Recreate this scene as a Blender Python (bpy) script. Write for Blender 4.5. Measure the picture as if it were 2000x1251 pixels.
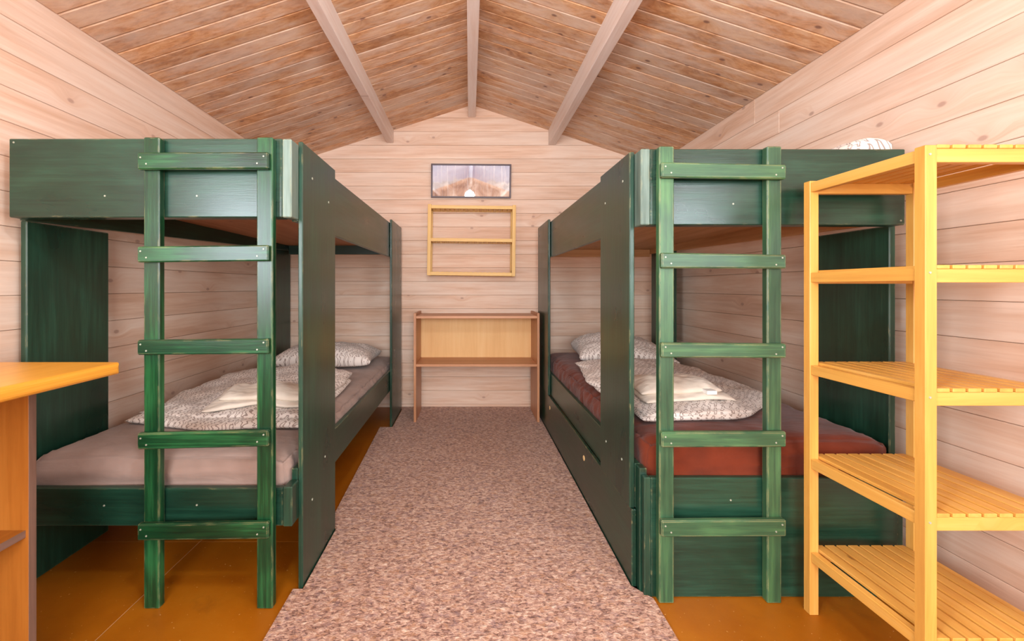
import bpy, bmesh, math, random
from mathutils import Vector, Matrix, noise as mnoise
from mathutils.bvhtree import BVHTree

random.seed(7)
S = bpy.context.scene
for o in list(bpy.data.objects):
    bpy.data.objects.remove(o)

# ------------------------------------------------------------------ camera
H = 1.0217                      # eye height, metres; floor z = 0, y = depth
cam_data = bpy.data.cameras.new('camera')
cam_data.sensor_fit = 'HORIZONTAL'
cam_data.sensor_width = 36.0
cam_data.lens = 14.4            # 800 px focal length over 2000 px
cam_data.shift_x = 0.0415
cam_data.shift_y = -0.03275
cam_data.clip_start = 0.02
cam = bpy.data.objects.new('camera', cam_data)
S.collection.objects.link(cam)
cam.location = (0, 0, H)
cam.rotation_euler = (math.radians(90), 0, 0)
S.camera = cam

# ------------------------------------------------------------------ world, lights, exposure
S.view_settings.view_transform = 'Standard'
S.view_settings.look = 'None'
S.view_settings.gamma = 1.0
S.view_settings.use_curve_mapping = False
S.view_settings.exposure = 0.26

world = bpy.data.worlds.new('sky')
S.world = world
world.use_nodes = True
bg = world.node_tree.nodes['Background']
bg.inputs[0].default_value = (0.80, 0.88, 1.0, 1)
bg.inputs[1].default_value = 1.0


def area_light(name, loc, rot, sx, sy, power, col):
    l = bpy.data.lights.new(name, 'AREA')
    l.shape = 'RECTANGLE'
    l.size, l.size_y = sx, sy
    l.energy = power
    l.color = col
    o = bpy.data.objects.new(name, l)
    o.location = loc
    o.rotation_euler = rot
    S.collection.objects.link(o)
    return o


# fill light added behind the camera, set in the unseen front gable
area_light('window_daylight', (0.05, -2.32, 1.30), (math.radians(90), 0, 0), 1.7, 1.05, 112, (0.97, 0.98, 0.98))
# fill lights added at both side walls, out of view, for the bunk interiors
area_light('left_window_daylight', (-1.53, -0.40, 1.35), (0, math.radians(-90), 0), 0.76, 1.2, 50, (0.80, 0.93, 1.0))
area_light('right_window_daylight', (1.53, -0.50, 1.35), (0, math.radians(90), 0), 0.76, 1.2, 36, (0.80, 0.93, 1.0))
# overhead light added under the ridge, above the camera, out of view
added_lamp = bpy.data.lights.new('ceiling_lamp_light', 'POINT')
added_lamp.energy = 36
added_lamp.color = (0.74, 0.89, 1.0)
added_lamp.shadow_soft_size = 0.075
lo = bpy.data.objects.new('ceiling_lamp_light', added_lamp)
lo.location = (0.0, 0.32, 2.045)
S.collection.objects.link(lo)


# ------------------------------------------------------------------ node helpers
def lin(h):
    h = h.lstrip('#')
    c = [int(h[i:i + 2], 16) / 255 for i in (0, 2, 4)]
    return tuple((x / 12.92 if x <= 0.04045 else ((x + 0.055) / 1.055) ** 2.4) for x in c) + (1,)


class NT:
    def __init__(self, name):
        m = bpy.data.materials.new(name)
        m.use_nodes = True
        self.m = m
        self.t = m.node_tree
        self.b = self.t.nodes['Principled BSDF']

    def n(self, typ, **kw):
        nd = self.t.nodes.new(typ)
        for k, v in kw.items():
            setattr(nd, k, v)
        return nd

    def put(self, sock, v):
        if isinstance(v, bpy.types.NodeSocket):
            self.t.links.new(v, sock)
        else:
            sock.default_value = v

    def math(self, op, a, b=0.0, c=0.0, clamp=False):
        nd = self.n('ShaderNodeMath', operation=op, use_clamp=clamp)
        self.put(nd.inputs[0], a)
        self.put(nd.inputs[1], b)
        self.put(nd.inputs[2], c)
        return nd.outputs[0]

    def vmul(self, a, v):
        nd = self.n('ShaderNodeVectorMath', operation='MULTIPLY')
        self.put(nd.inputs[0], a)
        self.put(nd.inputs[1], v)
        return nd.outputs[0]

    def vadd(self, a, v):
        nd = self.n('ShaderNodeVectorMath', operation='ADD')
        self.put(nd.inputs[0], a)
        self.put(nd.inputs[1], v)
        return nd.outputs[0]

    def grain(self, rnd=True):
        a = self.n('ShaderNodeAttribute', attribute_name='grain').outputs['Vector']
        if not rnd:
            return a
        r = self.n('ShaderNodeObjectInfo').outputs['Random']
        cb = self.n('ShaderNodeCombineXYZ')
        self.put(cb.inputs[0], self.math('MULTIPLY', r, 57.3))
        self.put(cb.inputs[1], self.math('MULTIPLY', r, 13.7))
        self.put(cb.inputs[2], self.math('MULTIPLY', r, 91.1))
        return self.vadd(a, cb.outputs[0])

    def noise(self, vec, scale=1.0, detail=3.0, rough=0.55, dist=0.0):
        nd = self.n('ShaderNodeTexNoise')
        self.put(nd.inputs['Vector'], vec)
        nd.inputs['Scale'].default_value = scale
        nd.inputs['Detail'].default_value = detail
        nd.inputs['Roughness'].default_value = rough
        nd.inputs['Distortion'].default_value = dist
        return nd.outputs[0]

    def ramp(self, fac, stops):
        nd = self.n('ShaderNodeValToRGB')
        e = nd.color_ramp.elements
        while len(e) < len(stops):
            e.new(0.5)
        for el, (p, c) in zip(e, stops):
            el.position = p
            el.color = c if not isinstance(c, str) else lin(c)
        self.put(nd.inputs[0], fac)
        return nd.outputs[0]

    def sm(self, x, a, b, lo=0.0, hi=1.0):
        nd = self.n('ShaderNodeMapRange', interpolation_type='SMOOTHSTEP')
        self.put(nd.inputs[0], x)
        nd.inputs[1].default_value = a
        nd.inputs[2].default_value = b
        nd.inputs[3].default_value = lo
        nd.inputs[4].default_value = hi
        return nd.outputs[0]

    def mix(self, f, a, b, mode='MIX'):
        nd = self.n('ShaderNodeMix', data_type='RGBA', blend_type=mode)
        self.put(nd.inputs[0], f)
        self.put(nd.inputs[6], lin(a) if isinstance(a, str) else a)
        self.put(nd.inputs[7], lin(b) if isinstance(b, str) else b)
        return nd.outputs[2]

    def bump(self, h, strength=0.3, dist=0.002):
        nd = self.n('ShaderNodeBump')
        nd.inputs['Strength'].default_value = strength
        nd.inputs['Distance'].default_value = dist
        self.put(nd.inputs['Height'], h)
        self.t.links.new(nd.outputs[0], self.b.inputs['Normal'])

    def done(self, col, rough=0.5, spec=0.5):
        self.put(self.b.inputs['Base Color'], col)
        self.put(self.b.inputs['Roughness'], rough)
        self.b.inputs['Specular IOR Level'].default_value = spec
        return self.m


def wood(name, light, mid, dark, rough=0.55, spec=0.4, fine=1.0, knots=0.3, knot_col='8a5a48',
         wash=None, wash_amt=0.0, tone=0.10, bump=0.12, contrast=1.0):
    t = NT(name)
    g = t.grain()
    # knots: round cells squeezed in the plane of the board
    vor = t.n('ShaderNodeTexVoronoi', voronoi_dimensions='2D')
    t.put(vor.inputs['Vector'], t.vadd(t.vmul(g, (4.6, 7.5, 0)), (0.31, 0.17, 0)))
    vor.inputs['Scale'].default_value = 1.0
    sep = t.n('ShaderNodeSeparateColor')
    t.put(sep.inputs[0], vor.outputs['Color'])
    has = t.math('LESS_THAN', sep.outputs[0], knots)
    d = vor.outputs['Distance']
    near = t.math('MULTIPLY', t.sm(d, 0.0, 0.42, 1.0, 0.0), has)
    core = t.math('MULTIPLY', t.sm(d, 0.035, 0.085, 1.0, 0.0), has)
    # long grain, swirled round the knots
    cb = t.n('ShaderNodeCombineXYZ')
    t.put(cb.inputs[1], t.math('MULTIPLY', near, 0.035))
    gg = t.vadd(g, cb.outputs[0])
    n1 = t.noise(t.vmul(gg, (2.2 * fine, 42 * fine, 42 * fine)), 1.0, 4.0, 0.62, 0.5)
    n2 = t.noise(t.vmul(gg, (0.9, 9, 9)), 1.0, 2.0, 0.5, 0.8)
    n3 = t.noise(t.vmul(gg, (9 * fine, 190 * fine, 190 * fine)), 1.0, 2.0, 0.6)
    f = t.math('ADD', t.math('MULTIPLY', n1, 0.55), t.math('MULTIPLY', n2, 0.45))
    f = t.math('ADD', t.math('MULTIPLY', t.math('SUBTRACT', f, 0.5), 1.35 * contrast), 0.5, clamp=True)
    col = t.ramp(f, [(0.22, dark), (0.50, mid), (0.74, light)])
    col = t.mix(t.math('MULTIPLY', t.sm(n3, 0.56, 0.72), 0.28 * contrast), col, dark)
    if wash:
        nw = t.noise(t.vmul(gg, (1.5, 15, 15)), 1.0, 4.0, 0.65, 0.3)
        nw2 = t.noise(t.vmul(gg, (1.1, 3.0, 3.0)), 1.0, 2.0, 0.5)
        w = t.math('MULTIPLY', t.sm(t.math('ADD', t.math('MULTIPLY', nw, 0.6), t.math('MULTIPLY', nw2, 0.4)), 0.38, 0.64), wash_amt)
        col = t.mix(w, col, wash)
    col = t.mix(t.math('MULTIPLY', near, 0.22), col, dark)
    col = t.mix(t.math('MULTIPLY', core, 0.75), col, knot_col)
    r = t.n('ShaderNodeObjectInfo').outputs['Random']
    v = t.math('ADD', t.math('MULTIPLY', t.math('FRACT', t.math('MULTIPLY', r, 7.31)), 2 * tone), 1.0 - tone)
    hsv = t.n('ShaderNodeHueSaturation')
    t.put(hsv.inputs['Value'], v)
    t.put(hsv.inputs['Color'], col)
    t.bump(t.math('ADD', n1, t.math('MULTIPLY', n3, 0.5)), bump, 0.0015)
    return t.done(hsv.outputs[0], rough, spec)


def stain(name, light, mid, dark, rough=0.4, wear=0.35, spec=0.5, tone=0.04, wear_col='c9b27a', fine=1.0, bump=0.18, streak=1.7, chips=True):
    """green varnish stain over wood: streaky, rubbed pale on the corners"""
    t = NT(name)
    g = t.grain()
    n1 = t.noise(t.vmul(g, (3.0, 75 * fine, 75 * fine)), 1.0, 4.0, 0.65, 0.25)
    n2 = t.noise(t.vmul(g, (2.2, 6, 6)), 1.0, 3.0, 0.6, 0.4)
    n3 = t.noise(t.vmul(g, (14, 260, 260)), 1.0, 2.0, 0.6)
    f = t.math('ADD', t.math('MULTIPLY', n1, 0.45), t.math('MULTIPLY', n2, 0.55))
    f = t.math('ADD', t.math('MULTIPLY', t.math('SUBTRACT', f, 0.5), streak), 0.5, clamp=True)
    col = t.ramp(f, [(0.2, dark), (0.5, mid), (0.8, light)])
    col = t.mix(t.math('MULTIPLY', t.sm(n3, 0.55, 0.75), 0.35), col, dark)
    # edge wear
    bv = t.n('ShaderNodeBevel')
    bv.samples = 4
    bv.inputs['Radius'].default_value = 0.006
    geo = t.n('ShaderNodeNewGeometry')
    dp = t.n('ShaderNodeVectorMath', operation='DOT_PRODUCT')
    t.put(dp.inputs[0], bv.outputs[0])
    t.put(dp.inputs[1], geo.outputs['True Normal'])
    edge = t.sm(dp.outputs['Value'], 0.80, 0.97, 1.0, 0.0)
    nw = t.noise(t.vmul(g, (16, 60, 60)), 1.0, 3.0, 0.6)
    e1 = t.math('MULTIPLY', edge, t.sm(nw, 0.60 - 0.25 * wear, 0.72 - 0.15 * wear))
    col = t.mix(t.math('MULTIPLY', e1, 0.85), col, wear_col)
    col = t.mix(t.math('MULTIPLY', edge, 0.16), col, '7fa38c')
    # small chips
    nc = t.noise(t.vmul(g, (22, 70, 70)), 1.0, 2.0, 0.5)
    if chips:
        col = t.mix(t.sm(nc, 0.80, 0.82), col, wear_col)
    r = t.n('ShaderNodeObjectInfo').outputs['Random']
    hsv = t.n('ShaderNodeHueSaturation')
    t.put(hsv.inputs['Value'], t.math('ADD', t.math('MULTIPLY', r, 2 * tone), 1 - tone))
    t.put(hsv.inputs['Color'], col)
    t.put(t.b.inputs['Roughness'], rough)
    t.bump(t.math('ADD', n1, n3), bump, 0.001)
    return t.done(hsv.outputs[0], t.math('ADD', t.math('MULTIPLY', n2, 0.2), rough - 0.1), spec)


def plain(name, col, rough=0.5, spec=0.5, metal=0.0, var=0.08, scale=30):
    t = NT(name)
    g = t.grain(False)
    n = t.noise(g, scale, 3)
    c = lin(col)
    lo = tuple(x * (1 - var) for x in c[:3]) + (1,)
    hi = tuple(min(1, x * (1 + var)) for x in c[:3]) + (1,)
    t.b.inputs['Metallic'].default_value = metal
    return t.done(t.ramp(n, [(0.3, lo), (0.7, hi)]), rough, spec)


def fabric(name, col, shade, rough=0.9, weave=900, wrinkle=0.25):
    t = NT(name)
    g = t.grain(False)
    n = t.noise(g, 7, 3, 0.55, 0.3)
    w = t.noise(t.vmul(g, (weave, weave * 0.6, weave)), 1.0, 1)
    c = t.ramp(n, [(0.3, shade), (0.7, col)])
    c = t.mix(t.math('MULTIPLY', w, 0.18), c, shade)
    t.bump(t.math('ADD', t.math('MULTIPLY', t.noise(t.vmul(g, (9, 22, 22)), 1.0, 3, 0.5, 0.6), 1.0), t.math('MULTIPLY', w, 0.05)), wrinkle, 0.012)
    t.b.inputs['Sheen Weight'].default_value = 0.15
    return t.done(c, rough, 0.2)


def printed_cotton(name, ground, line):
    """white cotton with a brown meandering-line print"""
    t = NT(name)
    g = t.grain(False)
    wn = t.n('ShaderNodeTexNoise')
    t.put(wn.inputs['Vector'], t.vmul(g, (1, 1, 0)))
    wn.inputs['Scale'].default_value = 13.0
    wn.inputs['Detail'].default_value = 1.0
    w = t.vmul(t.vadd(wn.outputs['Color'], (-0.5, -0.5, 0)), (0.055, 0.055, 0))
    sx = t.n('ShaderNodeSeparateXYZ')
    t.put(sx.inputs[0], t.vadd(g, w))
    x, y = sx.outputs[0], sx.outputs[1]
    p, lam, am = 0.034, 0.031, 0.42
    ph = t.math('ADD', t.math('MULTIPLY', x, 6.2832 / lam), t.math('MULTIPLY', t.math('SINE', t.math('MULTIPLY', y, 2 * 6.2832 / p)), 0.75))
    v = t.math('SUBTRACT', t.math('DIVIDE', y, p), t.math('MULTIPLY', t.math('SINE', ph), am))
    gr = t.math('MULTIPLY', t.math('COSINE', ph), am * p * 6.2832 / lam)
    gr = t.math('SQRT', t.math('ADD', t.math('MULTIPLY', gr, gr), 1.0))
    dd = t.math('DIVIDE', t.math('MULTIPLY', t.math('ABSOLUTE', t.math('SUBTRACT', t.math('FRACT', v), 0.5)), p), gr)
    ln = t.sm(dd, 0.0014, 0.0023, 1.0, 0.0)
    c = t.mix(t.math('MULTIPLY', ln, 0.95), ground, line)
    t.bump(t.noise(g, 18, 3, 0.5, 0.8), 0.25, 0.01)
    t.b.inputs['Sheen Weight'].default_value = 0.1
    return t.done(c, 0.9, 0.2)


# ------------------------------------------------------------------ materials
M = {}
M['wall'] = wood('whitewashed_pine', 'ead2bf', 'dfbca4', 'c99f83', 0.55, 0.3, knots=0.12, knot_col='b08d7e',
                 wash='ecdccf', wash_amt=0.48, tone=0.04, contrast=1.0)
M['ceiling'] = wood('washed_ceiling_pine', 'deb389', 'cd976a', 'a36b40', 0.42, 0.4, knots=0.34, knot_col='6d4a44',
                    wash='e0d0c2', wash_amt=0.62, tone=0.09, contrast=1.35, fine=1.3)
M['dado'] = wood('brown_dado_planks', '8a6248', '70492f', '4f3220', 0.5, 0.3, knots=0.1)  # brown lower planks added out of view to darken what the varnish reflects
M['beam'] = wood('washed_beam_pine', 'eedfd6', 'e4cfc3', 'd3b5a5', 0.5, 0.3, knots=0.10, knot_col='a07a6a',
                 wash='ece4df', wash_amt=0.6, tone=0.03)
M['groove'] = plain('dark_joint', 'a07a64', 0.8)
M['pine'] = wood('varnished_yellow_pine', 'deaf66', 'd59d4a', 'bb7c34', 0.38, 0.5, knots=0.16, knot_col='7e4c20', tone=0.05, bump=0.05, contrast=0.75)
M['pine_pale'] = wood('pale_rack_pine', 'efcf8c', 'e8bf74', 'd6a35a', 0.45, 0.4, knots=0.08, knot_col='9a6a34', tone=0.04, bump=0.05, contrast=0.7)
M['desk_top'] = wood('honey_desk_top', 'dfa246', 'd59434', 'bd7a20', 0.28, 0.5, knots=0.05, tone=0.02, bump=0.04, contrast=0.8)
M['desk_side'] = wood('orange_desk_veneer', 'b4732f', 'a46222', '8c4f19', 0.4, 0.5, knots=0.0, tone=0.02, bump=0.04, contrast=0.7)
M['desk_edge'] = wood('brown_edge_band', '86685a', '73574a', '5c4338', 0.5, 0.4, knots=0.0, tone=0.02)
M['case'] = wood('oak_bookcase_veneer', 'cf9a74', 'c48c66', 'a97250', 0.42, 0.4, knots=0.0, tone=0.04, bump=0.05, contrast=0.9)
M['case_back'] = wood('light_back_panel', 'ecc68e', 'e6b97e', 'd7a468', 0.5, 0.3, knots=0.0, tone=0.01, bump=0.04, contrast=0.6)
M['ply'] = wood('pale_bunk_base_ply', 'd8a878', 'cc9868', 'b68252', 0.55, 0.3, knots=0.1, tone=0.03)
M['underside'] = wood('bunk_base_ply', 'c08a66', 'b47c58', '9c6446', 0.6, 0.3, knots=0.1, tone=0.03)
M['panel'] = stain('dark_green_board', '26523f', '143628', '081a13', 0.30, 0.25, spec=0.6, streak=1.15, chips=False)
M['panel_edge'] = stain('green_board_worn', '7f9088', '687a70', '43564c', 0.5, 0.6)
M['ladder_deep'] = stain('deep_green_ladder_stain', '2a6c3d', '0f3a1f', '041b11', 0.33, 0.6, tone=0.05, spec=0.5)
M['ladder_faded'] = stain('faded_green_ladder_stain', '4b7548', '305237', '173524', 0.42, 0.9, tone=0.05)
M['screw'] = plain('screw_head', 'a3a898', 0.45, 0.5, 0.3)
M['peg'] = plain('raw_wood_hole', 'e8c48a', 0.7)
M['sheet_beige'] = fabric('beige_sheet', 'a38d83', '90796f', wrinkle=0.35)
M['sheet_rust'] = fabric('rust_sheet', '742f17', '5c2411', wrinkle=0.4)
M['cotton'] = printed_cotton('printed_bed_cotton', 'e2d8d1', '94837b')
M['towel'] = fabric('cream_towel', 'eadfd2', 'd9cab9', weave=700, wrinkle=0.5)
M['frame'] = plain('dark_plum_frame', '4a333a', 0.4)
M['white'] = plain('white_paint', 'efece6', 0.5)
M['paper'] = plain('white_card', 'f4f0ea', 0.8)


def floor_paint():
    t = NT('orange_floor_paint')
    g = t.n('ShaderNodeTexCoord').outputs['Object']
    n = t.noise(g, 2.6, 4, 0.6)
    c = t.ramp(n, [(0.3, '925006'), (0.55, 'a25e0b'), (0.75, 'ae6d17')])
    sp = t.noise(g, 95, 2, 0.5)
    c = t.mix(t.math('MULTIPLY', t.sm(sp, 0.70, 0.76), 0.65), c, 'e2b878')
    dk = t.noise(g, 6.0, 5, 0.7)
    c = t.mix(t.math('MULTIPLY', t.sm(dk, 0.55, 0.75), 0.45), c, '74420e')
    t.bump(t.noise(g, 55, 3), 0.15, 0.002)
    return t.done(c, 0.38, 0.5)


def carpet():
    t = NT('flecked_carpet')
    g = t.n('ShaderNodeTexCoord').outputs['Object']
    a = t.noise(t.vmul(g, (62, 105, 60)), 1.0, 3, 0.7, 0.6)
    b = t.noise(t.vmul(g, (36, 52, 36)), 1.0, 2, 0.6, 0.3)
    big = t.noise(g, 3.2, 3)
    c = t.ramp(a, [(0.33, '553329'), (0.42, '8c6455'), (0.50, 'b58c79'), (0.60, 'cfac97'), (0.70, 'e8d0be')])
    c = t.mix(t.sm(b, 0.56, 0.66, 0.0, 0.45), c, 'b9855c')
    c = t.mix(t.sm(b, 0.34, 0.44, 0.40, 0.0), c, '8d7277')
    c = t.mix(t.math('MULTIPLY', big, 0.25), c, 'a07d6c')
    t.bump(t.math('ADD', a, t.math('MULTIPLY', b, 0.6)), 0.9, 0.006)
    t.b.inputs['Sheen Weight'].default_value = 0.2
    return t.done(c, 0.95, 0.1)


def artwork():
    """flat print: lavender sky, pale grey ridges, brown slope"""
    t = NT('mountain_print')
    g = t.grain(False)
    sx = t.n('ShaderNodeSeparateXYZ')
    t.put(sx.inputs[0], g)
    x, z = sx.outputs[0], sx.outputs[1]
    n = t.noise(t.vmul(g, (9, 7, 0)), 1.0, 5, 0.6, 0.6)
    sky = t.ramp(t.math('ADD', z, t.math('MULTIPLY', n, 0.15)), [(0.06, 'c4cace'), (0.17, 'aeb1c2'), (0.27, '8f91b3')])
    r1 = t.math('ADD', 0.135, t.math('MULTIPLY', t.math('SUBTRACT', t.noise(t.vmul(g, (7, 0, 0)), 1.0, 4, 0.6), 0.5), 0.22))
    m1 = t.sm(t.math('SUBTRACT', z, r1), -0.012, 0.012, 1.0, 0.0)
    c = t.mix(m1, sky, t.ramp(n, [(0.35, '8f8d98'), (0.5, 'b4b4b9'), (0.65, 'dededf')]))
    gable_refl = t.math('SUBTRACT', 0.165, t.math('MULTIPLY', t.math('ABSOLUTE', t.math('SUBTRACT', x, 0.33)), 0.36))  # brown cone paints the mirrored gable into the print
    m2 = t.sm(t.math('SUBTRACT', z, t.math('ADD', gable_refl, t.math('MULTIPLY', n, 0.02))), -0.008, 0.008, 1.0, 0.0)
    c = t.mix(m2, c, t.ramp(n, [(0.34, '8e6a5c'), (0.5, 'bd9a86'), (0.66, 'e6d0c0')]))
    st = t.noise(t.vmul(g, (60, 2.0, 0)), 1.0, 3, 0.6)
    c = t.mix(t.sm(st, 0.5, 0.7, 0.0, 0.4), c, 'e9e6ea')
    t.b.inputs['Coat Weight'].default_value = 1.0
    t.b.inputs['Coat Roughness'].default_value = 0.02
    t.b.inputs['Coat IOR'].default_value = 2.1
    return t.done(c, 0.6, 0.3)


M['floor'] = floor_paint()
M['carpet'] = carpet()
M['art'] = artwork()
M['slab'] = plain('dust_filled_seam', 'c4a078', 0.9)


def glass_mat():
    t = NT('window_glass')
    tr = t.n('ShaderNodeBsdfTransparent')
    gl = t.n('ShaderNodeBsdfGlossy')
    gl.inputs['Roughness'].default_value = 0.02
    mx = t.n('ShaderNodeMixShader')
    mx.inputs[0].default_value = 0.08
    t.t.links.new(tr.outputs[0], mx.inputs[1])
    t.t.links.new(gl.outputs[0], mx.inputs[2])
    t.t.links.new(mx.outputs[0], t.t.nodes['Material Output'].inputs[0])
    return t.m


M['glass'] = glass_mat()

# ------------------------------------------------------------------ geometry helpers
WORLD = {}          # name -> world location of every object made


def box(bm, x0, x1, y0, y1, z0, z1, bev=0.0, seg=1):
    geom = bmesh.ops.create_cube(bm, size=1.0)['verts']
    sx, sy, sz = x1 - x0, y1 - y0, z1 - z0
    for v in geom:
        v.co = Vector((x0 + (v.co.x + 0.5) * sx, y0 + (v.co.y + 0.5) * sy, z0 + (v.co.z + 0.5) * sz))
    if bev > 0:
        es = list({e for v in geom for e in v.link_edges})
        bmesh.ops.bevel(bm, geom=es, offset=bev, segments=seg, affect='EDGES', profile=0.5)
    return bm


def hexa(bm, c, bev=0.0):
    """eight free corners: bottom ring then top ring"""
    vs = [bm.verts.new(p) for p in c]
    fs = [(0, 3, 2, 1), (4, 5, 6, 7), (0, 1, 5, 4), (1, 2, 6, 5), (2, 3, 7, 6), (3, 0, 4, 7)]
    faces = [bm.faces.new([vs[i] for i in f]) for f in fs]
    if bev > 0:
        es = list({e for f in faces for e in f.edges})
        bmesh.ops.bevel(bm, geom=es, offset=bev, segments=1, affect='EDGES', profile=0.5)
    return bm


def clip(poly, a, b, c):
    """keep a*u + b*v <= c"""
    out = []
    for i in range(len(poly)):
        p, q = poly[i], poly[(i + 1) % len(poly)]
        dp, dq = a * p[0] + b * p[1] - c, a * q[0] + b * q[1] - c
        if dp <= 0:
            out.append(p)
        if (dp < 0 < dq) or (dq < 0 < dp):
            s = dp / (dp - dq)
            out.append((p[0] + s * (q[0] - p[0]), p[1] + s * (q[1] - p[1])))
    return out


def prism(bm, poly, f_front, f_back, bev=0.0):
    """poly (u, v) mapped to 3-D by two functions; bevels the front rim"""
    fr = [bm.verts.new(f_front(*p)) for p in poly]
    bk = [bm.verts.new(f_back(*p)) for p in poly]
    n = len(poly)
    ff = bm.faces.new(fr)
    bm.faces.new(bk[::-1])
    for i in range(n):
        bm.faces.new([fr[(i + 1) % n], fr[i], bk[i], bk[(i + 1) % n]])
    if bev > 0:
        bmesh.ops.bevel(bm, geom=list(ff.edges), offset=bev, segments=1, affect='EDGES', profile=0.5)
    return bm


def make_mesh(name, bm, mat, smooth=False, order=None, xf=None, grain_layer=None):
    """finish a bmesh: origin at bottom centre, grain attribute; returns mesh, origin"""
    if xf is not None:
        bmesh.ops.transform(bm, matrix=xf, verts=bm.verts)
    if grain_layer is None:
        bmesh.ops.recalc_face_normals(bm, faces=bm.faces)
    mn = Vector([min(v.co[i] for v in bm.verts) for i in range(3)])
    mx = Vector([max(v.co[i] for v in bm.verts) for i in range(3)])
    org = Vector(((mn.x + mx.x) / 2, (mn.y + mx.y) / 2, mn.z))
    dims = mx - mn
    if order is None:
        order = sorted(range(3), key=lambda i: -dims[i])
    for v in bm.verts:
        v.co -= org
    me = bpy.data.meshes.new(name)
    gl = None
    if grain_layer is not None:
        gl = [tuple(v[grain_layer]) for v in bm.verts]
    bm.to_mesh(me)
    bm.free()
    at = me.attributes.new('grain', 'FLOAT_VECTOR', 'POINT')
    off = random.random() * 3
    for i, v in enumerate(me.vertices):
        if gl:
            at.data[i].vector = gl[i]
        else:
            at.data[i].vector = (v.co[order[0]] + off, v.co[order[1]] + off * 0.7, v.co[order[2]])
    if smooth:
        me.shade_smooth()
    me.materials.append(mat)
    return me, org


def link(name, me, org, parent=None):
    o = bpy.data.objects.new(name, me)
    S.collection.objects.link(o)
    org = Vector(org)
    if parent is not None:
        o.parent = parent
        o.location = org - WORLD[parent.name]
    else:
        o.location = org
    WORLD[o.name] = org
    return o


def obj(name, bm, mat, parent=None, **kw):
    me, org = make_mesh(name, bm, mat, **kw)
    return link(name, me, org, parent)


def B(name, mat, parent, x0, x1, y0, y1, z0, z1, bev=0.0015, **kw):
    return obj(name, box(bmesh.new(), x0, x1, y0, y1, z0, z1, bev), mat, parent, **kw)


def tag(o, label, cat, group=None, kind=None):
    o['label'] = label
    o['category'] = cat
    if group:
        o['group'] = group
    if kind:
        o['kind'] = kind
    return o


def thing(name, loc, label, cat, group=None, kind=None):
    o = bpy.data.objects.new(name, None)
    o.empty_display_size = 0.1
    S.collection.objects.link(o)
    o.location = loc
    WORLD[o.name] = Vector(loc)
    return tag(o, label, cat, group, kind)


def disc(bm, c, axis, r, depth, n=10):
    """short cylinder centred at c along axis"""
    m = Matrix.Translation(c) @ Vector((0, 0, 1)).rotation_difference(Vector(axis)).to_matrix().to_4x4()
    bmesh.ops.create_cone(bm, cap_ends=True, segments=n, radius1=r, radius2=r * 0.85, depth=depth, matrix=m)
    return bm


SCREW = {}


def screw(parent, c, axis='y-', r=0.0033):
    """a screw head lying on a face (shared mesh per facing)"""
    ax = {'y-': (0, -1, 0), 'x+': (1, 0, 0), 'x-': (-1, 0, 0)}[axis]
    if (axis, r) not in SCREW:
        bm = disc(bmesh.new(), Vector((0, 0, 0)), ax, r, 0.002)
        SCREW[(axis, r)] = make_mesh('screw', bm, M['screw'])
    me, org = SCREW[(axis, r)]
    return link('screw', me, Vector(c) + org, parent)


# ------------------------------------------------------------------ room shell
XL, XR, YB, YF = -1.568, 1.576, 3.48, -2.40
RX, RZ, EZ = 0.02, 2.566, 2.055
SLOPE_L = (RZ - EZ) / (RX - XL)
SLOPE_R = (RZ - EZ) / (XR - RX)


def ceil_z(x):
    return RZ - (RX - x) * SLOPE_L if x < RX else RZ - (x - RX) * SLOPE_R


# floor: slab with painted sheets
fl = obj('floor', box(bmesh.new(), XL - 0.1, XR + 0.1, YF - 0.1, YB + 0.1, -0.08, -0.0012), M['slab'])
tag(fl, 'glossy orange-brown painted board floor with pale seams', 'floor', kind='structure')
xs = [XL, -1.0826, 0.137, XR]
ys = [YF, 0.42, 1.644, YB]
for i in range(3):
    for j in range(3):
        B('floor_panel', M['floor'], fl, xs[i] + 0.0012, xs[i + 1] - 0.0012, ys[j] + 0.0012, ys[j + 1] - 0.0012, -0.0011, 0.0, 0.0004)

# side walls
ADDED_SIDEWIN = {'left': (-1.0, 0.2, 0.978, 1.73), 'right': (-1.1, 0.1, 0.978, 1.73)}  # openings added out of view to let side light in
for side, X, sgn, z0 in (('left', XL, 1, 0.874), ('right', XR, -1, 0.860)):
    ya, yb, za, zb = ADDED_SIDEWIN[side]
    bm = bmesh.new()
    xa, xb = sorted((X - sgn * 0.014, X - sgn * 0.09))
    for r in ((YF - 0.1, YB + 0.1, -0.05, za), (YF - 0.1, YB + 0.1, zb, EZ + 0.12), (YF - 0.1, ya, za, zb), (yb, YB + 0.1, za, zb)):
        box(bm, xa, xb, r[0], r[1], r[2], r[3])
    w = obj('wall_' + side, bm, M['groove'])
    tag(w, 'whitewashed horizontal plank wall on the %s side' % side, 'wall', kind='structure')
    edges = [0.0] + [z0 + k * 0.118 for k in range(-7, 10)] + [EZ + 0.03]
    for k in range(len(edges) - 1):
        cuts = [YF, YB]
        if side == 'right' and k == len(edges) - 2:
            cuts = [YF, 2.263, YB]
        if side == 'right' and k == len(edges) - 3:
            cuts = [YF, 2.084, YB]
        spans = list(zip(cuts[:-1], cuts[1:]))
        if edges[k + 1] > za + 0.02 and edges[k] < zb - 0.02:
            spans = [(YF, ya), (yb, YB)]
        for y0, y1 in spans:
            e = 0.0007
            poly = [(y0 + e, edges[k] + e), (y1 - e, edges[k] + e), (y1 - e, edges[k + 1] - e), (y0 + e, edges[k + 1] - e)]
            bm = prism(bmesh.new(), poly, lambda u, v: (X, u, v), lambda u, v: (X - sgn * 0.016, u, v), 0.0017)
            obj('plank', bm, M['wall'], w, order=(1, 2, 0))

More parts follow.
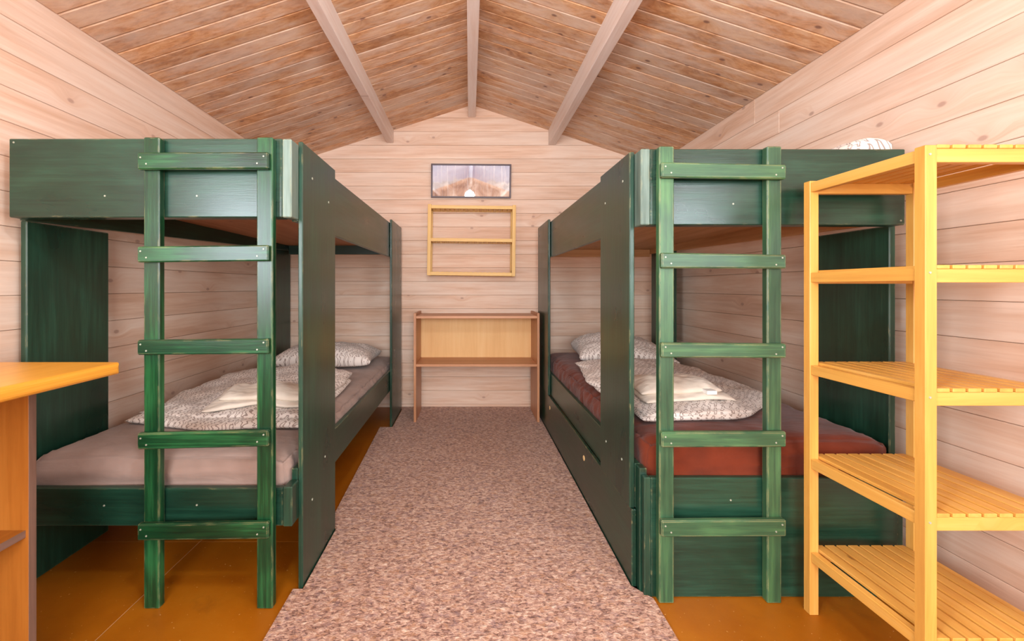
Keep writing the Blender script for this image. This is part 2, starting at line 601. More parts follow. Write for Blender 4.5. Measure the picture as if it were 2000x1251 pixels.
# gable walls (back in view, front behind the camera with an added opening for light)
ADDED_WIN = (-0.85, 0.95, 0.74, 1.88)  # opening added in the unseen front gable to let light in
for nm, Y, sgn in (('back', YB, 1), ('front', YF, -1)):
    if nm == 'back':
        w = obj('wall_back', box(bmesh.new(), XL - 0.08, XR + 0.08, Y + 0.014, Y + 0.09, -0.05, RZ + 0.1), M['groove'])
        tag(w, 'whitewashed plank gable wall at the far end of the room', 'wall', kind='structure')
    else:
        bm = bmesh.new()
        a, b, c, d = ADDED_WIN
        for r in ((XL - 0.08, XR + 0.08, -0.05, c), (XL - 0.08, XR + 0.08, d, RZ + 0.1), (XL - 0.08, a, c, d), (b, XR + 0.08, c, d)):
            box(bm, r[0], r[1], Y - 0.09, Y - 0.014, r[2], r[3])
        w = obj('wall_front', bm, M['groove'])
        tag(w, 'plank gable wall with a window, behind the viewer', 'wall', kind='structure')
    zs = [0.0] + [0.027 + 0.1157 * k for k in range(0, 23)]
    for k in range(len(zs) - 1):
        spans = [(XL, XR)]
        if nm == 'front' and zs[k + 1] > ADDED_WIN[2] and zs[k] < ADDED_WIN[3]:
            spans = [(XL, ADDED_WIN[0]), (ADDED_WIN[1], XR)]
        for x0, x1 in spans:
            e = 0.0007
            poly = [(x0 + e, zs[k] + e), (x1 - e, zs[k] + e), (x1 - e, zs[k + 1] - e), (x0 + e, zs[k + 1] - e)]
            poly = clip(poly, -SLOPE_L, 1, RZ + 0.008 - SLOPE_L * RX)
            poly = clip(poly, SLOPE_R, 1, RZ + 0.008 + SLOPE_R * RX)
            if len(poly) < 3 or max(p[0] for p in poly) - min(p[0] for p in poly) < 0.02:
                continue
            bm = prism(bmesh.new(), poly, lambda u, v: (u, Y, v), lambda u, v: (u, Y + sgn * 0.016, v), 0.0016)
            obj('plank', bm, M['dado'] if nm == 'front' and zs[k] < 0.95 else M['wall'], w, order=(0, 2, 1))

# glazed opening added behind the viewer as a source of light
added_front_glazing = thing('window_1', (0.05, YF - 0.03, ADDED_WIN[2]), 'white framed window in the gable behind the viewer', 'window', kind='structure')
a, b, c, d = ADDED_WIN
for r in ((a, b, c, c + 0.06), (a, b, d - 0.06, d), (a, a + 0.06, c + 0.06, d - 0.06), (b - 0.06, b, c + 0.06, d - 0.06), (0.02, 0.08, c + 0.06, d - 0.06)):
    B('window_frame', M['white'], added_front_glazing, r[0], r[1], YF - 0.06, YF - 0.01, r[2], r[3])  # frame of the glazing added behind the viewer
B('pane', M['glass'], added_front_glazing, a + 0.06, 0.02, YF - 0.04, YF - 0.036, c + 0.06, d - 0.06, 0)
B('pane', M['glass'], added_front_glazing, 0.08, b - 0.06, YF - 0.04, YF - 0.036, c + 0.06, d - 0.06, 0)

for n, side, X in ((2, 'left', XL), (3, 'right', XR)):  # side glazing added out of view to brighten the bunk interiors
    ya, yb, za, zb = ADDED_SIDEWIN[side]
    sg = 1 if side == 'left' else -1
    wn = thing('window_%d' % n, (X - sg * 0.03, (ya + yb) / 2, za), 'white framed window in the %s wall beside the viewer' % side, 'window', kind='structure')
    x0, x1 = sorted((X - sg * 0.06, X - sg * 0.012))
    ym = (ya + yb) / 2
    for r in ((ya, yb, za, za + 0.05), (ya, yb, zb - 0.05, zb), (ya, ya + 0.05, za + 0.05, zb - 0.05), (yb - 0.05, yb, za + 0.05, zb - 0.05), (ym - 0.025, ym + 0.025, za + 0.05, zb - 0.05)):
        B('window_frame', M['white'], wn, x0, x1, r[0], r[1], r[2], r[3])  # frame of the added side glazing
    for p, q in ((ya + 0.05, ym - 0.025), (ym + 0.025, yb - 0.05)):
        B('pane', M['glass'], wn, X - sg * 0.038 - 0.002, X - sg * 0.038 + 0.002, p, q, za + 0.05, zb - 0.05, 0)

# ceiling: two slopes of tongue-and-groove boards
bm = bmesh.new()
for x in (XL - 0.12, XR + 0.12):
    z1, z0 = RZ + 0.016, ceil_z(x) + 0.016
    hexa(bm, [(x, YF - 0.1, z0), (RX, YF - 0.1, z1), (RX, YB + 0.1, z1), (x, YB + 0.1, z0),
              (x, YF - 0.1, z0 + 0.08), (RX, YF - 0.1, z1 + 0.08), (RX, YB + 0.1, z1 + 0.08), (x, YB + 0.1, z0 + 0.08)])
ce = obj('ceiling', bm, M['groove'])
tag(ce, 'sloping washed pine board ceiling rising to a ridge', 'ceiling', kind='structure')
PITCH = 0.0877
for x in (XL, XR):
    pts = [(RX, 0), (x, 0)]
    e = 0.0012

    def fr(u, v, x=x):
        return (u, v, ceil_z(u))

    def bk(u, v, x=x):
        return (u, v, ceil_z(u) + 0.018)
    bm = prism(bmesh.new(), [(RX, e), (x, e), (x, PITCH - e), (RX, PITCH - e)], fr, bk, 0.0042)
    me, org = make_mesh('ceiling_board', bm, M['ceiling'], order=(0, 1, 2))
    k = 0
    y = 1.557 - PITCH * 45
    while y < YB:
        o = link('ceiling_board', me, Vector((org.x, y + PITCH / 2, org.z)), ce)
        y += PITCH

# purlins and ridge beam run from gable to gable
for i, (x0, x1, z0, z1, lab) in enumerate((
        (-0.700, -0.644, 2.243, 2.375, 'pale square roof beam under the left slope'),
        (-0.013, 0.052, 2.461, 2.580, 'pale ridge beam in the middle of the ceiling'),
        (0.670, 0.731, 2.226, 2.375, 'pale square roof beam under the right slope'))):
    o = B('trim_%d' % (i + 1), M['beam'], None, x0, x1, YF, YB, z0, z1, 0.004)
    tag(o, lab, 'beam', kind='structure')

# ------------------------------------------------------------------ carpet runner
RT = 0.007
pl = [(-0.5915, 0.35), (-0.594, 1.378), (-0.560, 1.378), (-0.560, 1.728), (-0.604, 1.728), (-0.606, 1.85),
      (-0.650, 2.97), (-0.558, 2.97), (-0.558, 3.41), (-0.60, 3.474), (0.549, 3.474), (0.549, 1.393),
      (0.600, 1.335), (0.605, 0.35)]
bm = bmesh.new()
tp = [bm.verts.new((x, y, RT)) for x, y in pl]
bt = [bm.verts.new((x, y, 0.0)) for x, y in pl]
bm.faces.new(tp)
bm.faces.new(bt[::-1])
for i in range(len(pl)):
    j = (i + 1) % len(pl)
    bm.faces.new([tp[j], tp[i], bt[i], bt[j]])
bmesh.ops.triangulate(bm, faces=[f for f in bm.faces if len(f.verts) > 4])
tag(obj('carpet_runner', bm, M['carpet']), 'brown and pink flecked carpet runner along the aisle between the bunks', 'rug')

# ------------------------------------------------------------------ bunk beds
GB = 'green bunk beds'
bl = thing('bunk_bed', (-1.05, 2.4, 0), 'dark green wooden bunk bed on the left with beige sheet and open space beneath', 'bunk bed', GB)
P = M['panel']
px0, px1 = -0.580, -0.564
# four wide board posts
for (x0, x1, y0, y1, z1) in ((px0, px1, 1.385, 1.722, 1.513), (px0, px1, 2.98, 3.40, 1.513),
                             (-1.536, -1.514, 1.400, 1.720, 1.248), (-1.536, -1.514, 3.09, 3.46, 1.40)):
    B('post_board', P, bl, x0, x1, y0, y1, 0, z1, 0.003)
fz0, fz1 = 1.247, 1.502
f = B('front_board', P, bl, -1.492, -0.607, 1.326, 1.374, fz0, fz1, 0.003)
for (x, z) in ((-1.475, 1.489), (-1.18, 1.316), (-0.882, 1.316)):
    screw(f, (x, 1.3255, z))
B('corner_strip', M['panel_edge'], bl, -0.6065, -0.5765, 1.326, 1.383, fz0, fz1 - 0.001, 0.003)
sr = B('side_board', P, bl, -0.602, -0.5815, 1.386, 3.40, 1.243, 1.491, 0.002)
for (y, z) in ((1.47, 1.41), (1.64, 1.36)):
    screw(bl, (-0.5635, y, z), 'x+', 0.005)
screw(bl, (-0.5635, 1.60, 0.36), 'x+', 0.005)
screw(bl, (-0.5635, 1.47, 0.26), 'x+', 0.005)
# wall-side rail drops to the front
hexbm = hexa(bmesh.new(), [(-1.512, 1.376, 1.245), (-1.492, 1.376, 1.245), (-1.492, 3.46, 1.325), (-1.512, 3.46, 1.325),
                           (-1.512, 1.376, 1.40), (-1.492, 1.376, 1.40), (-1.492, 3.46, 1.40), (-1.512, 3.46, 1.40)], 0.002)
obj('wall_rail', hexbm, P, bl)
B('end_rail', P, bl, -1.491, -0.603, 3.375, 3.395, 1.29, 1.40, 0.002)
B('bed_base', M['underside'], bl, -1.491, -0.603, 1.376, 3.374, 1.362, 1.378, 0.001)
# lower bed frame
f = B('lower_front_board', P, bl, -1.512, -0.607, 1.334, 1.356, 0.243, 0.367, 0.003)
for (x, z) in ((-1.19, 0.31), (-0.888, 0.312)):
    screw(f, (x, 1.3335, z))
B('lower_corner_strip', P, bl, -0.6065, -0.5765, 1.330, 1.383, 0.243, 0.372, 0.003)
B('lower_side_board', P, bl, -0.602, -0.5815, 1.386, 3.40, 0.262, 0.408, 0.002)
B('lower_wall_rail', P, bl, -1.512, -1.492, 1.358, 3.46, 0.262, 0.36, 0.002)
B('lower_end_rail', P, bl, -1.491, -0.603, 3.375, 3.395, 0.262, 0.40, 0.002)
B('lower_bed_base', M['underside'], bl, -1.491, -0.603, 1.358, 3.374, 0.272, 0.288, 0.001)

br = thing('bunk_bed', (1.0, 2.35, 0), 'dark green wooden bunk bed on the right with rust sheet and a boxed-in base', 'bunk bed', GB)
for (x0, x1, y0, y1, z0, z1) in ((0.550, 0.567, 1.407, 1.722, 0.263, 1.486), (0.550, 0.567, 2.870, 3.29, 0.263, 1.495),
                                 (1.456, 1.478, 1.420, 1.732, 0, 1.235), (1.456, 1.478, 2.92, 3.28, 0, 1.36)):
    B('post_board', P, br, x0, x1, y0, y1, z0, z1, 0.003)
f = B('front_board', P, br, 0.5955, 1.436, 1.349, 1.397, 1.226, 1.476, 0.003)
for (x, z) in ((0.868, 1.295), (1.12, 1.30), (1.42, 1.24)):
    screw(f, (x, 1.3485, z))
B('corner_strip', M['panel_edge'], br, 0.5650, 0.595, 1.349, 1.405, 1.226, 1.477, 0.003)
B('side_board', P, br, 0.5685, 0.589, 1.408, 3.29, 1.232, 1.480, 0.002)
for (y, z) in ((1.47, 1.40), (1.66, 1.36), (1.48, 0.40), (1.65, 0.40)):
    screw(br, (0.5495, y, z), 'x-', 0.005)
hexbm = hexa(bmesh.new(), [(1.434, 1.40, 1.240), (1.454, 1.40, 1.240), (1.454, 3.28, 1.285), (1.434, 3.28, 1.285),
                           (1.434, 1.40, 1.36), (1.454, 1.40, 1.36), (1.454, 3.28, 1.36), (1.434, 3.28, 1.36)], 0.002)
obj('wall_rail', hexbm, M['ply'], br)
B('end_rail', M['ply'], br, 0.591, 1.433, 3.255, 3.275, 1.262, 1.36, 0.002)
B('bed_base', M['ply'], br, 0.591, 1.433, 1.399, 3.254, 1.318, 1.334, 0.001)
# lower bed over a boxed base
B('lower_side_board', P, br, 0.5685, 0.589, 1.408, 3.29, 0.264, 0.415, 0.002)
B('corner_post', P, br, 0.5695, 0.594, 1.3712, 1.4075, 0.0, 0.415, 0.002)
B('corner_strip', P, br, 0.5757, 0.5965, 1.349, 1.371, 0.0, 0.394, 0.002)
bp = B('base_side_panel', P, br, 0.553, 0.5685, 1.397, 3.29, 0.0, 0.2625, 0.002)
for (y, z) in ((2.82, 0.190), (1.98, 0.195)):
    bm = disc(bmesh.new(), Vector((0.5525, y, z)), (-1, 0, 0), 0.0135, 0.003, 20)
    obj('finger_hole', bm, M['peg'], bp)['label'] = 'round raw-wood finger hole'
f = B('base_front_panel', P, br, 0.597, 1.412, 1.349, 1.371, 0.0, 0.393, 0.003)
for (x, z) in ((0.86, 0.32), (1.01, 0.17)):
    screw(f, (x, 1.3485, z))
B('base_wall_panel', P, br, 1.434, 1.455, 1.374, 3.28, 0.0, 0.36, 0.002)
B('lower_end_rail', P, br, 0.591, 1.433, 3.255, 3.275, 0.262, 0.42, 0.002)
B('lower_bed_base', M['ply'], br, 0.591, 1.433, 1.373, 3.254, 0.300, 0.316, 0.001)

# ------------------------------------------------------------------ ladders
def ladder(label, mat, loc, stringers, ys, top, rungs, yr, rx):
    L = thing('ladder', loc, label, 'ladder', 'green bunk ladders')
    for (x0, x1) in stringers:
        B('stringer', mat, L, x0, x1, ys[0], ys[1], 0, top, 0.003, order=(2, 0, 1))
    for (z0l, z1l, z0r, z1r) in rungs:
        x0, x1 = rx
        y0, y1 = yr
        bm = hexa(bmesh.new(), [(x0, y0, z0l), (x1, y0, z0r), (x1, y1, z0r), (x0, y1, z0l),
                                (x0, y0, z1l), (x1, y0, z1r), (x1, y1, z1r), (x0, y1, z1l)], 0.004)
        r = obj('rung', bm, mat, L, order=(0, 2, 1))
        zl, zr = (z0l + z1l) / 2, (z0r + z1r) / 2
        for (x, z) in ((x0 + 0.012, zl + 0.010), (x0 + 0.030, zl - 0.010), (x1 - 0.014, zr + 0.012), (x1 - 0.034, zr - 0.010)):
            screw(r, (x, y0 - 0.0005, z), 'y-', 0.0029)
    return L


def zz(py, Y):
    return H + (560 - py) * Y / 800


yr = (1.281, 1.2995)
rl = [tuple(zz(p, 1.281) for p in q) for q in ((330, 297, 329, 296), (512, 481, 509, 478), (693, 664, 691, 661), (878, 846, 872, 840), (1056, 1024, 1053, 1020))]
ladder('deep green five-rung wooden ladder fixed to the left bunk', M['ladder_deep'], (-0.83, 1.30, 0), ((-1.035, -0.985), (-0.676, -0.625)), (1.300, 1.3255), 1.497, rl, yr, (-1.041, -0.630))
yr = (1.302, 1.322)
rr = [tuple(zz(p, 1.302) for p in q) for q in ((346, 316, 349, 321), (523, 493, 524, 497), (698, 669, 699, 671), (874, 844, 873, 843), (1049, 1017, 1048, 1015))]
ladder('faded green five-rung wooden ladder with chipped rungs fixed to the right bunk', M['ladder_faded'], (0.81, 1.32, 0), ((0.613, 0.661), (0.962, 1.0085)), (1.3225, 1.3485), 1.476, rr, yr, (0.611, 1.0085))


# ------------------------------------------------------------------ soft goods
def fbm(p, oct=3):
    v, a, f = 0.0, 1.0, 1.0
    for _ in range(oct):
        v += a * mnoise.noise(p * f)
        a *= 0.5
        f *= 2.1
    return v


def soft_slab(bm, lay, cx, cy, z0, w, l, h, rot, seed, nu=56, nv=56, p=6.0, amp=0.01, amp_hi=0.004, pinch=0.0,
              profile=None, flat_bottom=True, edge=None, fold=(8, 8), warp=None):
    """closed cushion-like body; profile(u, v) scales the height; edge(t) wobbles the outline"""
    rows = {}
    cr, sr_ = math.cos(rot), math.sin(rot)

    def place(u, v, top):
        pu = max(0.0, 1 - abs(u) ** p)
        pv = max(0.0, 1 - abs(v) ** p)
        t = (pu * pv) ** 0.5
        x = u * w / 2 * (1 - pinch * (1 - v * v))
        y = v * l / 2 * (1 - pinch * (1 - u * u))
        q = Vector((x * fold[0] + seed * 3.1, y * fold[1] + seed * 1.7, seed))
        if warp:
            dx, dy = warp(u, v)
            x += dx
            y += dy
        wob = fbm(q * 0.5 + Vector((5, 5, 5)), 2) * (edge or 0.0)
        x += wob * abs(u) ** 3 * (1 if u > 0 else -1)
        y += fbm(q * 0.5 + Vector((15, 5, 9)), 2) * (edge or 0.0) * abs(v) ** 3 * (1 if v > 0 else -1)
        hh = h * (profile(u, v) if profile else 1.0)
        d = fbm(q, 3) * amp + fbm(q * 3.3, 2) * amp_hi
        mid = z0 + hh * 0.38
        if top:
            z = mid + (hh * 0.62) * t + d * min(1.0, t * 1.6)
        else:
            z = mid - (hh * 0.38) * (t ** 0.5 if flat_bottom else t)
        return Vector((cx + cr * x - sr_ * y, cy + sr_ * x + cr * y, z)), (x, y, 0.0)

    def cosgrid(n):
        return [math.sin((i / n * 2 - 1) * math.pi / 2) * 0.35 + (i / n * 2 - 1) * 0.65 for i in range(n + 1)]
    us, vs = cosgrid(nu), cosgrid(nv)
    for top in (True, False):
        for i, u in enumerate(us):
            for j, v in enumerate(vs):
                rim = i in (0, nu) or j in (0, nv)
                if not top and rim:
                    rows[(top, i, j)] = rows[(True, i, j)]
                    continue
                co, g = place(u, v, top)
                vt = bm.verts.new(co)
                vt[lay] = Vector(g) + Vector((seed, seed * 0.3, 0))
                rows[(top, i, j)] = vt
    for top in (True, False):
        for i in range(nu):
            for j in range(nv):
                q = [rows[(top, i, j)], rows[(top, i + 1, j)], rows[(top, i + 1, j + 1)], rows[(top, i, j + 1)]]
                bm.faces.new(q if top else q[::-1])


def soft(name, mat, label, cat, layers, group=None, parent=None, xf=None, drape=None):
    bm = bmesh.new()
    lay = bm.verts.layers.float_vector.new('rest')
    for kw in layers:
        soft_slab(bm, lay, **kw)
    if drape:
        tree = BVHTree.FromPolygons([v.co + WORLD[drape.name] for v in drape.data.vertices], [p.vertices[:] for p in drape.data.polygons])
        base = {}
        for v in bm.verts:
            hs = []
            for dx, dy in ((0, 0), (0.03, 0), (-0.03, 0), (0, 0.03), (0, -0.03)):
                h = tree.ray_cast(Vector((v.co.x + dx, v.co.y + dy, 3)), Vector((0, 0, -1)))[0]
                if h is not None:
                    hs.append(h.z)
            base[v] = (sum(hs) / len(hs) if hs else drape_floor)
        for v, h in base.items():
            v.co.z += h + 0.002
    o = obj(name, bm, mat, parent, smooth=True, grain_layer=lay, xf=xf)
    if label:
        tag(o, label, cat, group)
    return o


# mattresses with fitted sheets
def mattress(label, mat, x0, x1, y0, y1, z0, z1, seed, ruffle):
    nx, ny, nz = 60, 110, 14
    bm = bmesh.new()
    lay = bm.verts.layers.float_vector.new('rest')
    r = 0.062
    cache = {}

    def vert(i, j, k):
        key = (i, j, k)
        if key in cache:
            return cache[key]
        u, v, w = i / nx, j / ny, k / nz
        p = Vector((x0 + (x1 - x0) * u, y0 + (y1 - y0) * v, z0 + (z1 - z0) * w))
        # round the rim
        c = Vector((min(max(p.x, x0 + r), x1 - r), min(max(p.y, y0 + r), y1 - r), min(max(p.z, z0 + r), z1 - r)))
        dlt = p - c
        if dlt.length > 1e-6:
            m = max(abs(dlt.x), abs(dlt.y), abs(dlt.z))
            p = c + dlt.normalized() * m if m > 0 else p
        side = 1.0 - min(1.0, max(0, (p.z - z0)) / (z1 - z0)) * 0.6
        q = Vector((p.x * 3 + seed, p.y * 3, p.z * 26))
        n = fbm(q, 3)
        if j == 0 or j == ny:
            p.y += -n * 0.013 * (1 if j == 0 else -1) * (0.3 + side) * math.sin(w * math.pi) ** 0.5
        if i == 0 or i == nx:
            p.x += n * 0.005 * (1 if i == 0 else -1) * math.sin(w * math.pi) ** 0.5
            if ruffle > 0:
                p.z += fbm(Vector((3, p.y * 30, seed + w)), 2) * 0.012 * w
                p.x += fbm(Vector((7, p.y * 24, seed + w * 2)), 2) * 0.010
        if k == nz:
            p.z += fbm(Vector((p.x * 4 + seed, p.y * 4, 1)), 3) * 0.004
            rim = max(abs(u * 2 - 1), 0) ** 6
            p.z += -0.012 * rim + fbm(Vector((p.x * 12, p.y * 30, seed)), 2) * ruffle * rim
        vt = bm.verts.new(p)
        vt[lay] = Vector((p.x, p.y + p.z, 0)) if j not in (0, ny) else Vector((p.x, p.z, 0))
        cache[key] = vt
        return vt

    def quad(*ks):
        bm.faces.new([vert(*k) for k in ks])
    for i in range(nx):
        for j in range(ny):
            quad((i, j, nz), (i + 1, j, nz), (i + 1, j + 1, nz), (i, j + 1, nz))
            quad((i, j + 1, 0), (i + 1, j + 1, 0), (i + 1, j, 0), (i, j, 0))
    for i in range(nx):
        for k in range(nz):
            quad((i, 0, k), (i + 1, 0, k), (i + 1, 0, k + 1), (i, 0, k + 1))
            quad((i + 1, ny, k), (i, ny, k), (i, ny, k + 1), (i + 1, ny, k + 1))
    for j in range(ny):
        for k in range(nz):
            quad((0, j + 1, k), (0, j, k), (0, j, k + 1), (0, j + 1, k + 1))
            quad((nx, j, k), (nx, j + 1, k), (nx, j + 1, k + 1), (nx, j, k + 1))
    return tag(obj('mattress', bm, mat, smooth=True, grain_layer=lay), label, 'mattress', 'mattresses on the lower bunks')


mattress('mattress under a greyish beige fitted sheet on the left lower bunk', M['sheet_beige'], -1.490, -0.606, 1.362, 3.37, 0.289, 0.462, 1.0, 0.006)
mattress('mattress under a rust red fitted sheet on the right lower bunk', M['sheet_rust'], 0.593, 1.432, 1.374, 3.25, 0.317, 0.512, 4.0, 0.010)

GD = 'folded duvets on the lower bunks'
drape_floor = 0.46


# left duvet, folded, high towards its far edge
def lslope(u, v):
    return max(0.16, (0.72 + 0.36 * v + 0.50 * min(0, u + 0.3)) * (1.0 - 0.12 * u * u))


dl = soft('folded_duvet', M['cotton'], 'folded white duvet with brown squiggle print on the beige sheet of the left bunk', 'duvet', [
    dict(cx=-1.035, cy=1.97, z0=0.464, w=0.75, l=0.78, h=0.046, rot=0.04, seed=1.3, p=10, amp=0.006, edge=0.02,
         profile=lambda u, v: 0.9 + 0.1 * v, warp=lambda u, v: (0.0, 0.10 * max(0, -u - 0.2) * (1 - v) / 2)),
    dict(cx=-1.035, cy=2.01, z0=0.488, w=0.73, l=0.76, h=0.088, rot=0.03, seed=2.6, p=6, amp=0.016, edge=0.03,
         profile=lslope, warp=lambda u, v: (0.0, 0.14 * max(0, -u - 0.2) * (1 - v) / 2)),
], GD)
soft('pillow', M['cotton'], 'squiggle printed pillow lying flat at the far end of the left lower bunk', 'pillow', [
    dict(cx=-1.015, cy=2.96, z0=0.464, w=0.68, l=0.46, h=0.150, rot=0.05, seed=3.9, p=3.0, amp=0.012, pinch=0.07, flat_bottom=True)], 'squiggle printed pillows')
soft('towel', M['towel'], 'folded cream towel on the duvet of the left bunk', 'towel', [
    dict(cx=-0.905, cy=1.82, z0=0.0, w=0.38, l=0.24, h=0.020, rot=0.16, seed=5.2, p=8, amp=0.004, edge=0.03, nu=40, nv=40),
    dict(cx=-0.885, cy=1.83, z0=0.014, w=0.36, l=0.18, h=0.034, rot=0.05, seed=6.1, p=4, amp=0.010, edge=0.02, nu=40, nv=40),
], 'cream towels on the duvets', drape=dl)


# right duvet and pillow: the near right corner is folded away
def rcut(u, v):
    return (0.09 * max(0.0, -u) * max(0.0, v), 0.24 * max(0.0, u + 0.15) ** 1.5 * (1 - v) / 2)


dr = soft('folded_duvet', M['cotton'], 'folded white duvet with brown squiggle print on the rust sheet of the right bunk', 'duvet', [
    dict(cx=0.985, cy=2.035, z0=0.515, w=0.74, l=1.02, h=0.040, rot=0.06, seed=7.3, p=10, amp=0.005, edge=0.03, warp=rcut),
    dict(cx=0.985, cy=2.06, z0=0.530, w=0.74, l=1.02, h=0.060, rot=0.06, seed=8.6, p=5, amp=0.014, edge=0.04, warp=rcut,
         profile=lambda u, v: (0.90 + 0.28 * v) * (1.0 - 0.22 * u * u - 0.38 * max(0, u))),
], GD)
soft('pillow', M['cotton'], 'plump squiggle printed pillow propped at the far end of the right lower bunk', 'pillow', [
    dict(cx=1.045, cy=2.84, z0=0.516, w=0.62, l=0.46, h=0.20, rot=-0.12, seed=9.9, p=3.0, amp=0.012, pinch=0.07,
         profile=lambda u, v: 0.85 + 0.2 * v - 0.25 * max(0, u))], 'squiggle printed pillows')
tw = soft('towel', M['towel'], 'folded cream towel with a white card on the duvet of the right bunk', 'towel', [
    dict(cx=0.885, cy=1.75, z0=0.0, w=0.36, l=0.26, h=0.022, rot=0.03, seed=10.2, p=5, amp=0.005, edge=0.03, nu=40, nv=40),
    dict(cx=0.870, cy=1.77, z0=0.014, w=0.34, l=0.20, h=0.038, rot=-0.04, seed=11.1, p=4, amp=0.010, edge=0.02, nu=40, nv=40),
], 'cream towels on the duvets', drape=dr)
hz = max(v.co.z for v in tw.data.vertices) + WORLD[tw.name].z
B('card', M['paper'], tw, 0.945, 0.985, 1.628, 1.668, hz - 0.045, hz - 0.030, 0.001)['label'] = 'small folded white card'
soft('pillow', M['cotton'], 'squiggle printed pillow corner peeping over the front board of the right upper bunk', 'pillow', [
    dict(cx=1.32, cy=1.60, z0=1.395, w=0.28, l=0.40, h=0.10, rot=-0.10, seed=13.3, p=8.0, amp=0.006, pinch=0.02)], 'squiggle printed pillows',
    xf=Matrix.Translation((1.27, 1.6, 1.46)) @ Matrix.Rotation(math.radians(-25), 4, 'Y') @ Matrix.Translation((-1.27, -1.6, -1.46)))

# upper right: mattress, with a pillow corner peeping over the board
B('mattress_upper', M['sheet_rust'], None, 0.595, 1.43, 1.40, 3.25, 1.336, 1.395, 0.02)
o = bpy.data.objects['mattress_upper']
o.name = 'upper_mattress'
tag(o, 'mattress on the right upper bunk behind its green front board', 'mattress')

# ------------------------------------------------------------------ slatted shelf unit on the right
sh = thing('slatted_shelf_unit', (1.236, 1.126, 0), 'tall yellow pine shelving unit with five slatted shelves by the right wall', 'shelf')
PN = M['pine']
SX0, SX1, SY0, SY1, PW, PD = 1.060, 1.411, 0.952, 1.300, 0.0275, 0.025
for x in (SX0, SX1 - PW):
    for y in (SY0, SY1 - PD):
        p = B('post', PN, sh, x, x + PW, y, y + PD, 0.0, 1.352, 0.0015, order=(2, 0, 1))
for z in (1.33, 1.055, 0.765, 0.474, 0.185):
    screw(sh, (SX0 + 0.010, SY0 - 0.0005, z), 'y-', 0.003)
levels = [1.3535, 1.073, 0.7855, 0.494, 0.204]
srail = make_mesh('side_rail', box(bmesh.new(), 0, 0.019, SY0 + PD, SY1 - PD, 0, 0.030, 0.0012), PN)
frail = make_mesh('cross_rail', box(bmesh.new(), SX0 + PW, SX1 - PW, 0, 0.019, 0, 0.032, 0.0012), PN)
slat = make_mesh('slat', box(bmesh.new(), 0, 0.0300, SY0 + 0.001, SY1 - 0.001, 0, 0.009, 0.0012), PN)
for z in levels:
    rz = z - 0.009 - 0.031
    for x in (SX0 + 0.003, SX1 - 0.022):
        link('side_rail', srail[0], srail[1] + Vector((x, 0, rz + 0.003)), sh)
    for y in (SY0 + 0.003, SY1 - 0.022):
        link('cross_rail', frail[0], frail[1] + Vector((0, y, rz - 0.001)), sh)
    for k in range(8):
        link('slat', slat[0], slat[1] + Vector((SX0 + PW + 0.0012 + k * 0.0368, 0, z - 0.009)), sh)

# ------------------------------------------------------------------ desk at the left edge
dk = thing('desk', (-1.24, 0.66, 0), 'honey wood desk with rounded top and open shelf at the left edge', 'desk')
bm = box(bmesh.new(), -1.560, -0.918, 0.22, 1.08, 0.7925, 0.8235)
es = [e for e in bm.edges if all(abs(v.co.x + 0.918) < 1e-4 for v in e.verts)]
bmesh.ops.bevel(bm, geom=es, offset=0.012, segments=4, affect='EDGES', profile=0.5)
obj('desk_top', bm, M['desk_top'], dk, smooth=False, order=(1, 0, 2))
for (y0, y1) in ((1.032, 1.050), (0.26, 0.278)):
    s = B('side_panel', M['desk_side'], dk, -1.555, -1.1115, y0, y1, 0, 0.7925, 0.0008, order=(2, 0, 1))
    B('edge_band', M['desk_edge'], s, -1.1113, -1.1098, y0, y1, 0.001, 0.7920, 0.0004)['label'] = 'brown edge band'
s = B('shelf', M['desk_side'], dk, -1.555, -1.120, 0.278, 1.032, 0.391, 0.409, 0.0008)
B('edge_band', M['desk_edge'], s, -1.1198, -1.1180, 0.278, 1.032, 0.391, 0.409, 0.0004)['label'] = 'brown edge band'
B('back_panel', M['desk_side'], dk, -1.560, -1.555, 0.26, 1.05, 0.02, 0.7925, 0.0004)

# ------------------------------------------------------------------ low open bookcase at the far wall
bc = thing('open_bookcase', (0.053, 3.24, RT), 'low open brown veneer bookcase with one shelf against the far wall', 'bookcase')
for (x0, x1) in ((-0.419, -0.401), (0.508, 0.526)):
    B('side_panel', M['case'], bc, x0, x1, 3.073, 3.40, RT, 0.825, 0.0012, order=(2, 1, 0))
B('top_board', M['case'], bc, -0.401, 0.508, 3.078, 3.40, 0.785, 0.804, 0.001)
B('shelf', M['case'], bc, -0.401, 0.508, 3.078, 3.385, 0.423, 0.441, 0.001)
B('back_panel', M['case_back'], bc, -0.401, 0.508, 3.386, 3.392, 0.423, 0.786, 0.0004, order=(2, 0, 1))

# ------------------------------------------------------------------ wall rack and picture
rot = Matrix.Translation((0.017, 3.4, 1.40)) @ Matrix.Rotation(0.012, 4, 'Y') @ Matrix.Translation((-0.017, -3.4, -1.40))
rk = thing('wall_rack', (0.017, 3.40, 1.11), 'pale pine slatted wall rack hung slightly askew above the bookcase', 'rack')
PP = M['pine_pale']
RX0, RX1, RY0, RY1 = -0.341, 0.374, 3.322, 3.4785
RZ0, RZ1 = 1.112, 1.690
for x in (RX0, RX1 - 0.028):
    for y in (RY0, RY1 - 0.022):
        B('post', PP, rk, x, x + 0.028, y, y + 0.022, RZ0, RZ1, 0.0012, order=(2, 0, 1), xf=rot)
    for z in (RZ0 + 0.004, 1.387, RZ1 - 0.032):
        B('side_rail', PP, rk, x + 0.004, x + 0.024, RY0 + 0.022, RY1 - 0.022, z, z + 0.026, 0.001, xf=rot)
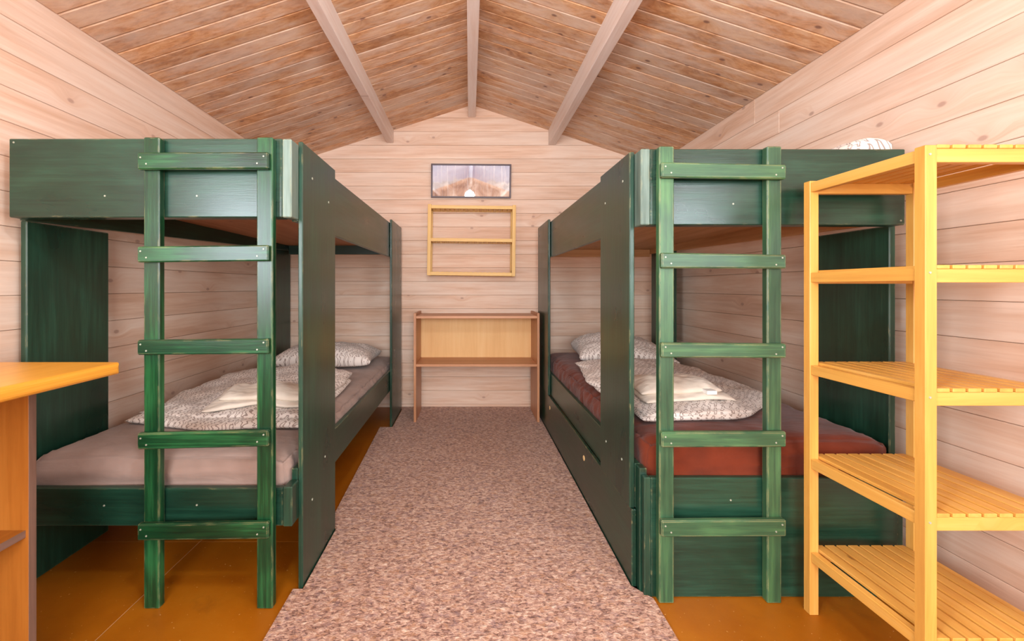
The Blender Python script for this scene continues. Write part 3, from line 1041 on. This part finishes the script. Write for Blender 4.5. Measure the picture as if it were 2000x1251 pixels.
for z in (RZ0 + 0.002, 1.389, RZ1 - 0.034):
    for y in (RY0 + 0.001, RY1 - 0.021):
        B('cross_rail', PP, rk, RX0 + 0.028, RX1 - 0.028, y, y + 0.020, z, z + 0.026, 0.001, xf=rot)
    for k in range(17):
        x = RX0 + 0.032 + k * 0.0388
        B('slat', PP, rk, x, x + 0.023, RY0 + 0.0212, RY1 - 0.0212, z + 0.001, z + 0.029, 0.0006, order=(1, 0, 2), xf=rot)

pic = thing('framed_picture', (0.013, 3.46, 1.77), 'wide glazed mountain picture in a thin dark frame on the far wall', 'picture')
TILT = math.radians(4.0)
prot = Matrix.Translation((0.0, 3.474, 1.772)) @ Matrix.Rotation(0.008, 4, 'Y') @ Matrix.Rotation(TILT, 4, 'X') @ Matrix.Translation((0.0, -3.474, -1.772))
X0, X1, Z0, Z1 = -0.325, 0.349, 1.774, 2.056
FW = 0.013
for (a, b, c, d) in ((X0, X1, Z0, Z0 + FW), (X0, X1, Z1 - FW, Z1), (X0, X0 + FW, Z0 + FW, Z1 - FW), (X1 - FW, X1, Z0 + FW, Z1 - FW)):
    B('frame_rail', M['frame'], pic, a, b, 3.456, 3.474, c, d, 0.001, xf=prot)
bm = bmesh.new()
lay = bm.verts.layers.float_vector.new('rest')
box(bm, X0 + FW, X1 - FW, 3.462, 3.470, Z0 + FW, Z1 - FW)
for v in bm.verts:
    v[lay] = Vector((v.co.x - X0, v.co.z - Z0, 0))
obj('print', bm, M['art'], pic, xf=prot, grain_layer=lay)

# ------------------------------------------------------------------ pendant added for light above the viewer, out of view
lp = thing('pendant_lamp', (0.0, 0.32, 2.045), 'small white pendant lamp above and just ahead of the viewer, under the ridge', 'lamp')
bm = bmesh.new()
bmesh.ops.create_cone(bm, cap_ends=True, segments=16, radius1=0.022, radius2=0.016, depth=0.06, matrix=Matrix.Translation((0.0, 0.32, 2.165)))
obj('socket', bm, M['white'], lp, smooth=False)
bm = bmesh.new()
bmesh.ops.create_cone(bm, cap_ends=True, segments=10, radius1=0.004, radius2=0.004, depth=0.28, matrix=Matrix.Translation((0.0, 0.32, 2.33)))
obj('cord', bm, M['white'], lp)
bm = bmesh.new()
bmesh.ops.create_uvsphere(bm, u_segments=16, v_segments=10, radius=0.028, matrix=Matrix.Translation((0.0, 0.32, 2.11)))
t = NT('lit_bulb')
t.b.inputs['Emission Color'].default_value = (0.9, 0.96, 1.0, 1)
t.b.inputs['Emission Strength'].default_value = 12.0
obj('bulb', bm, t.m, lp, smooth=True)
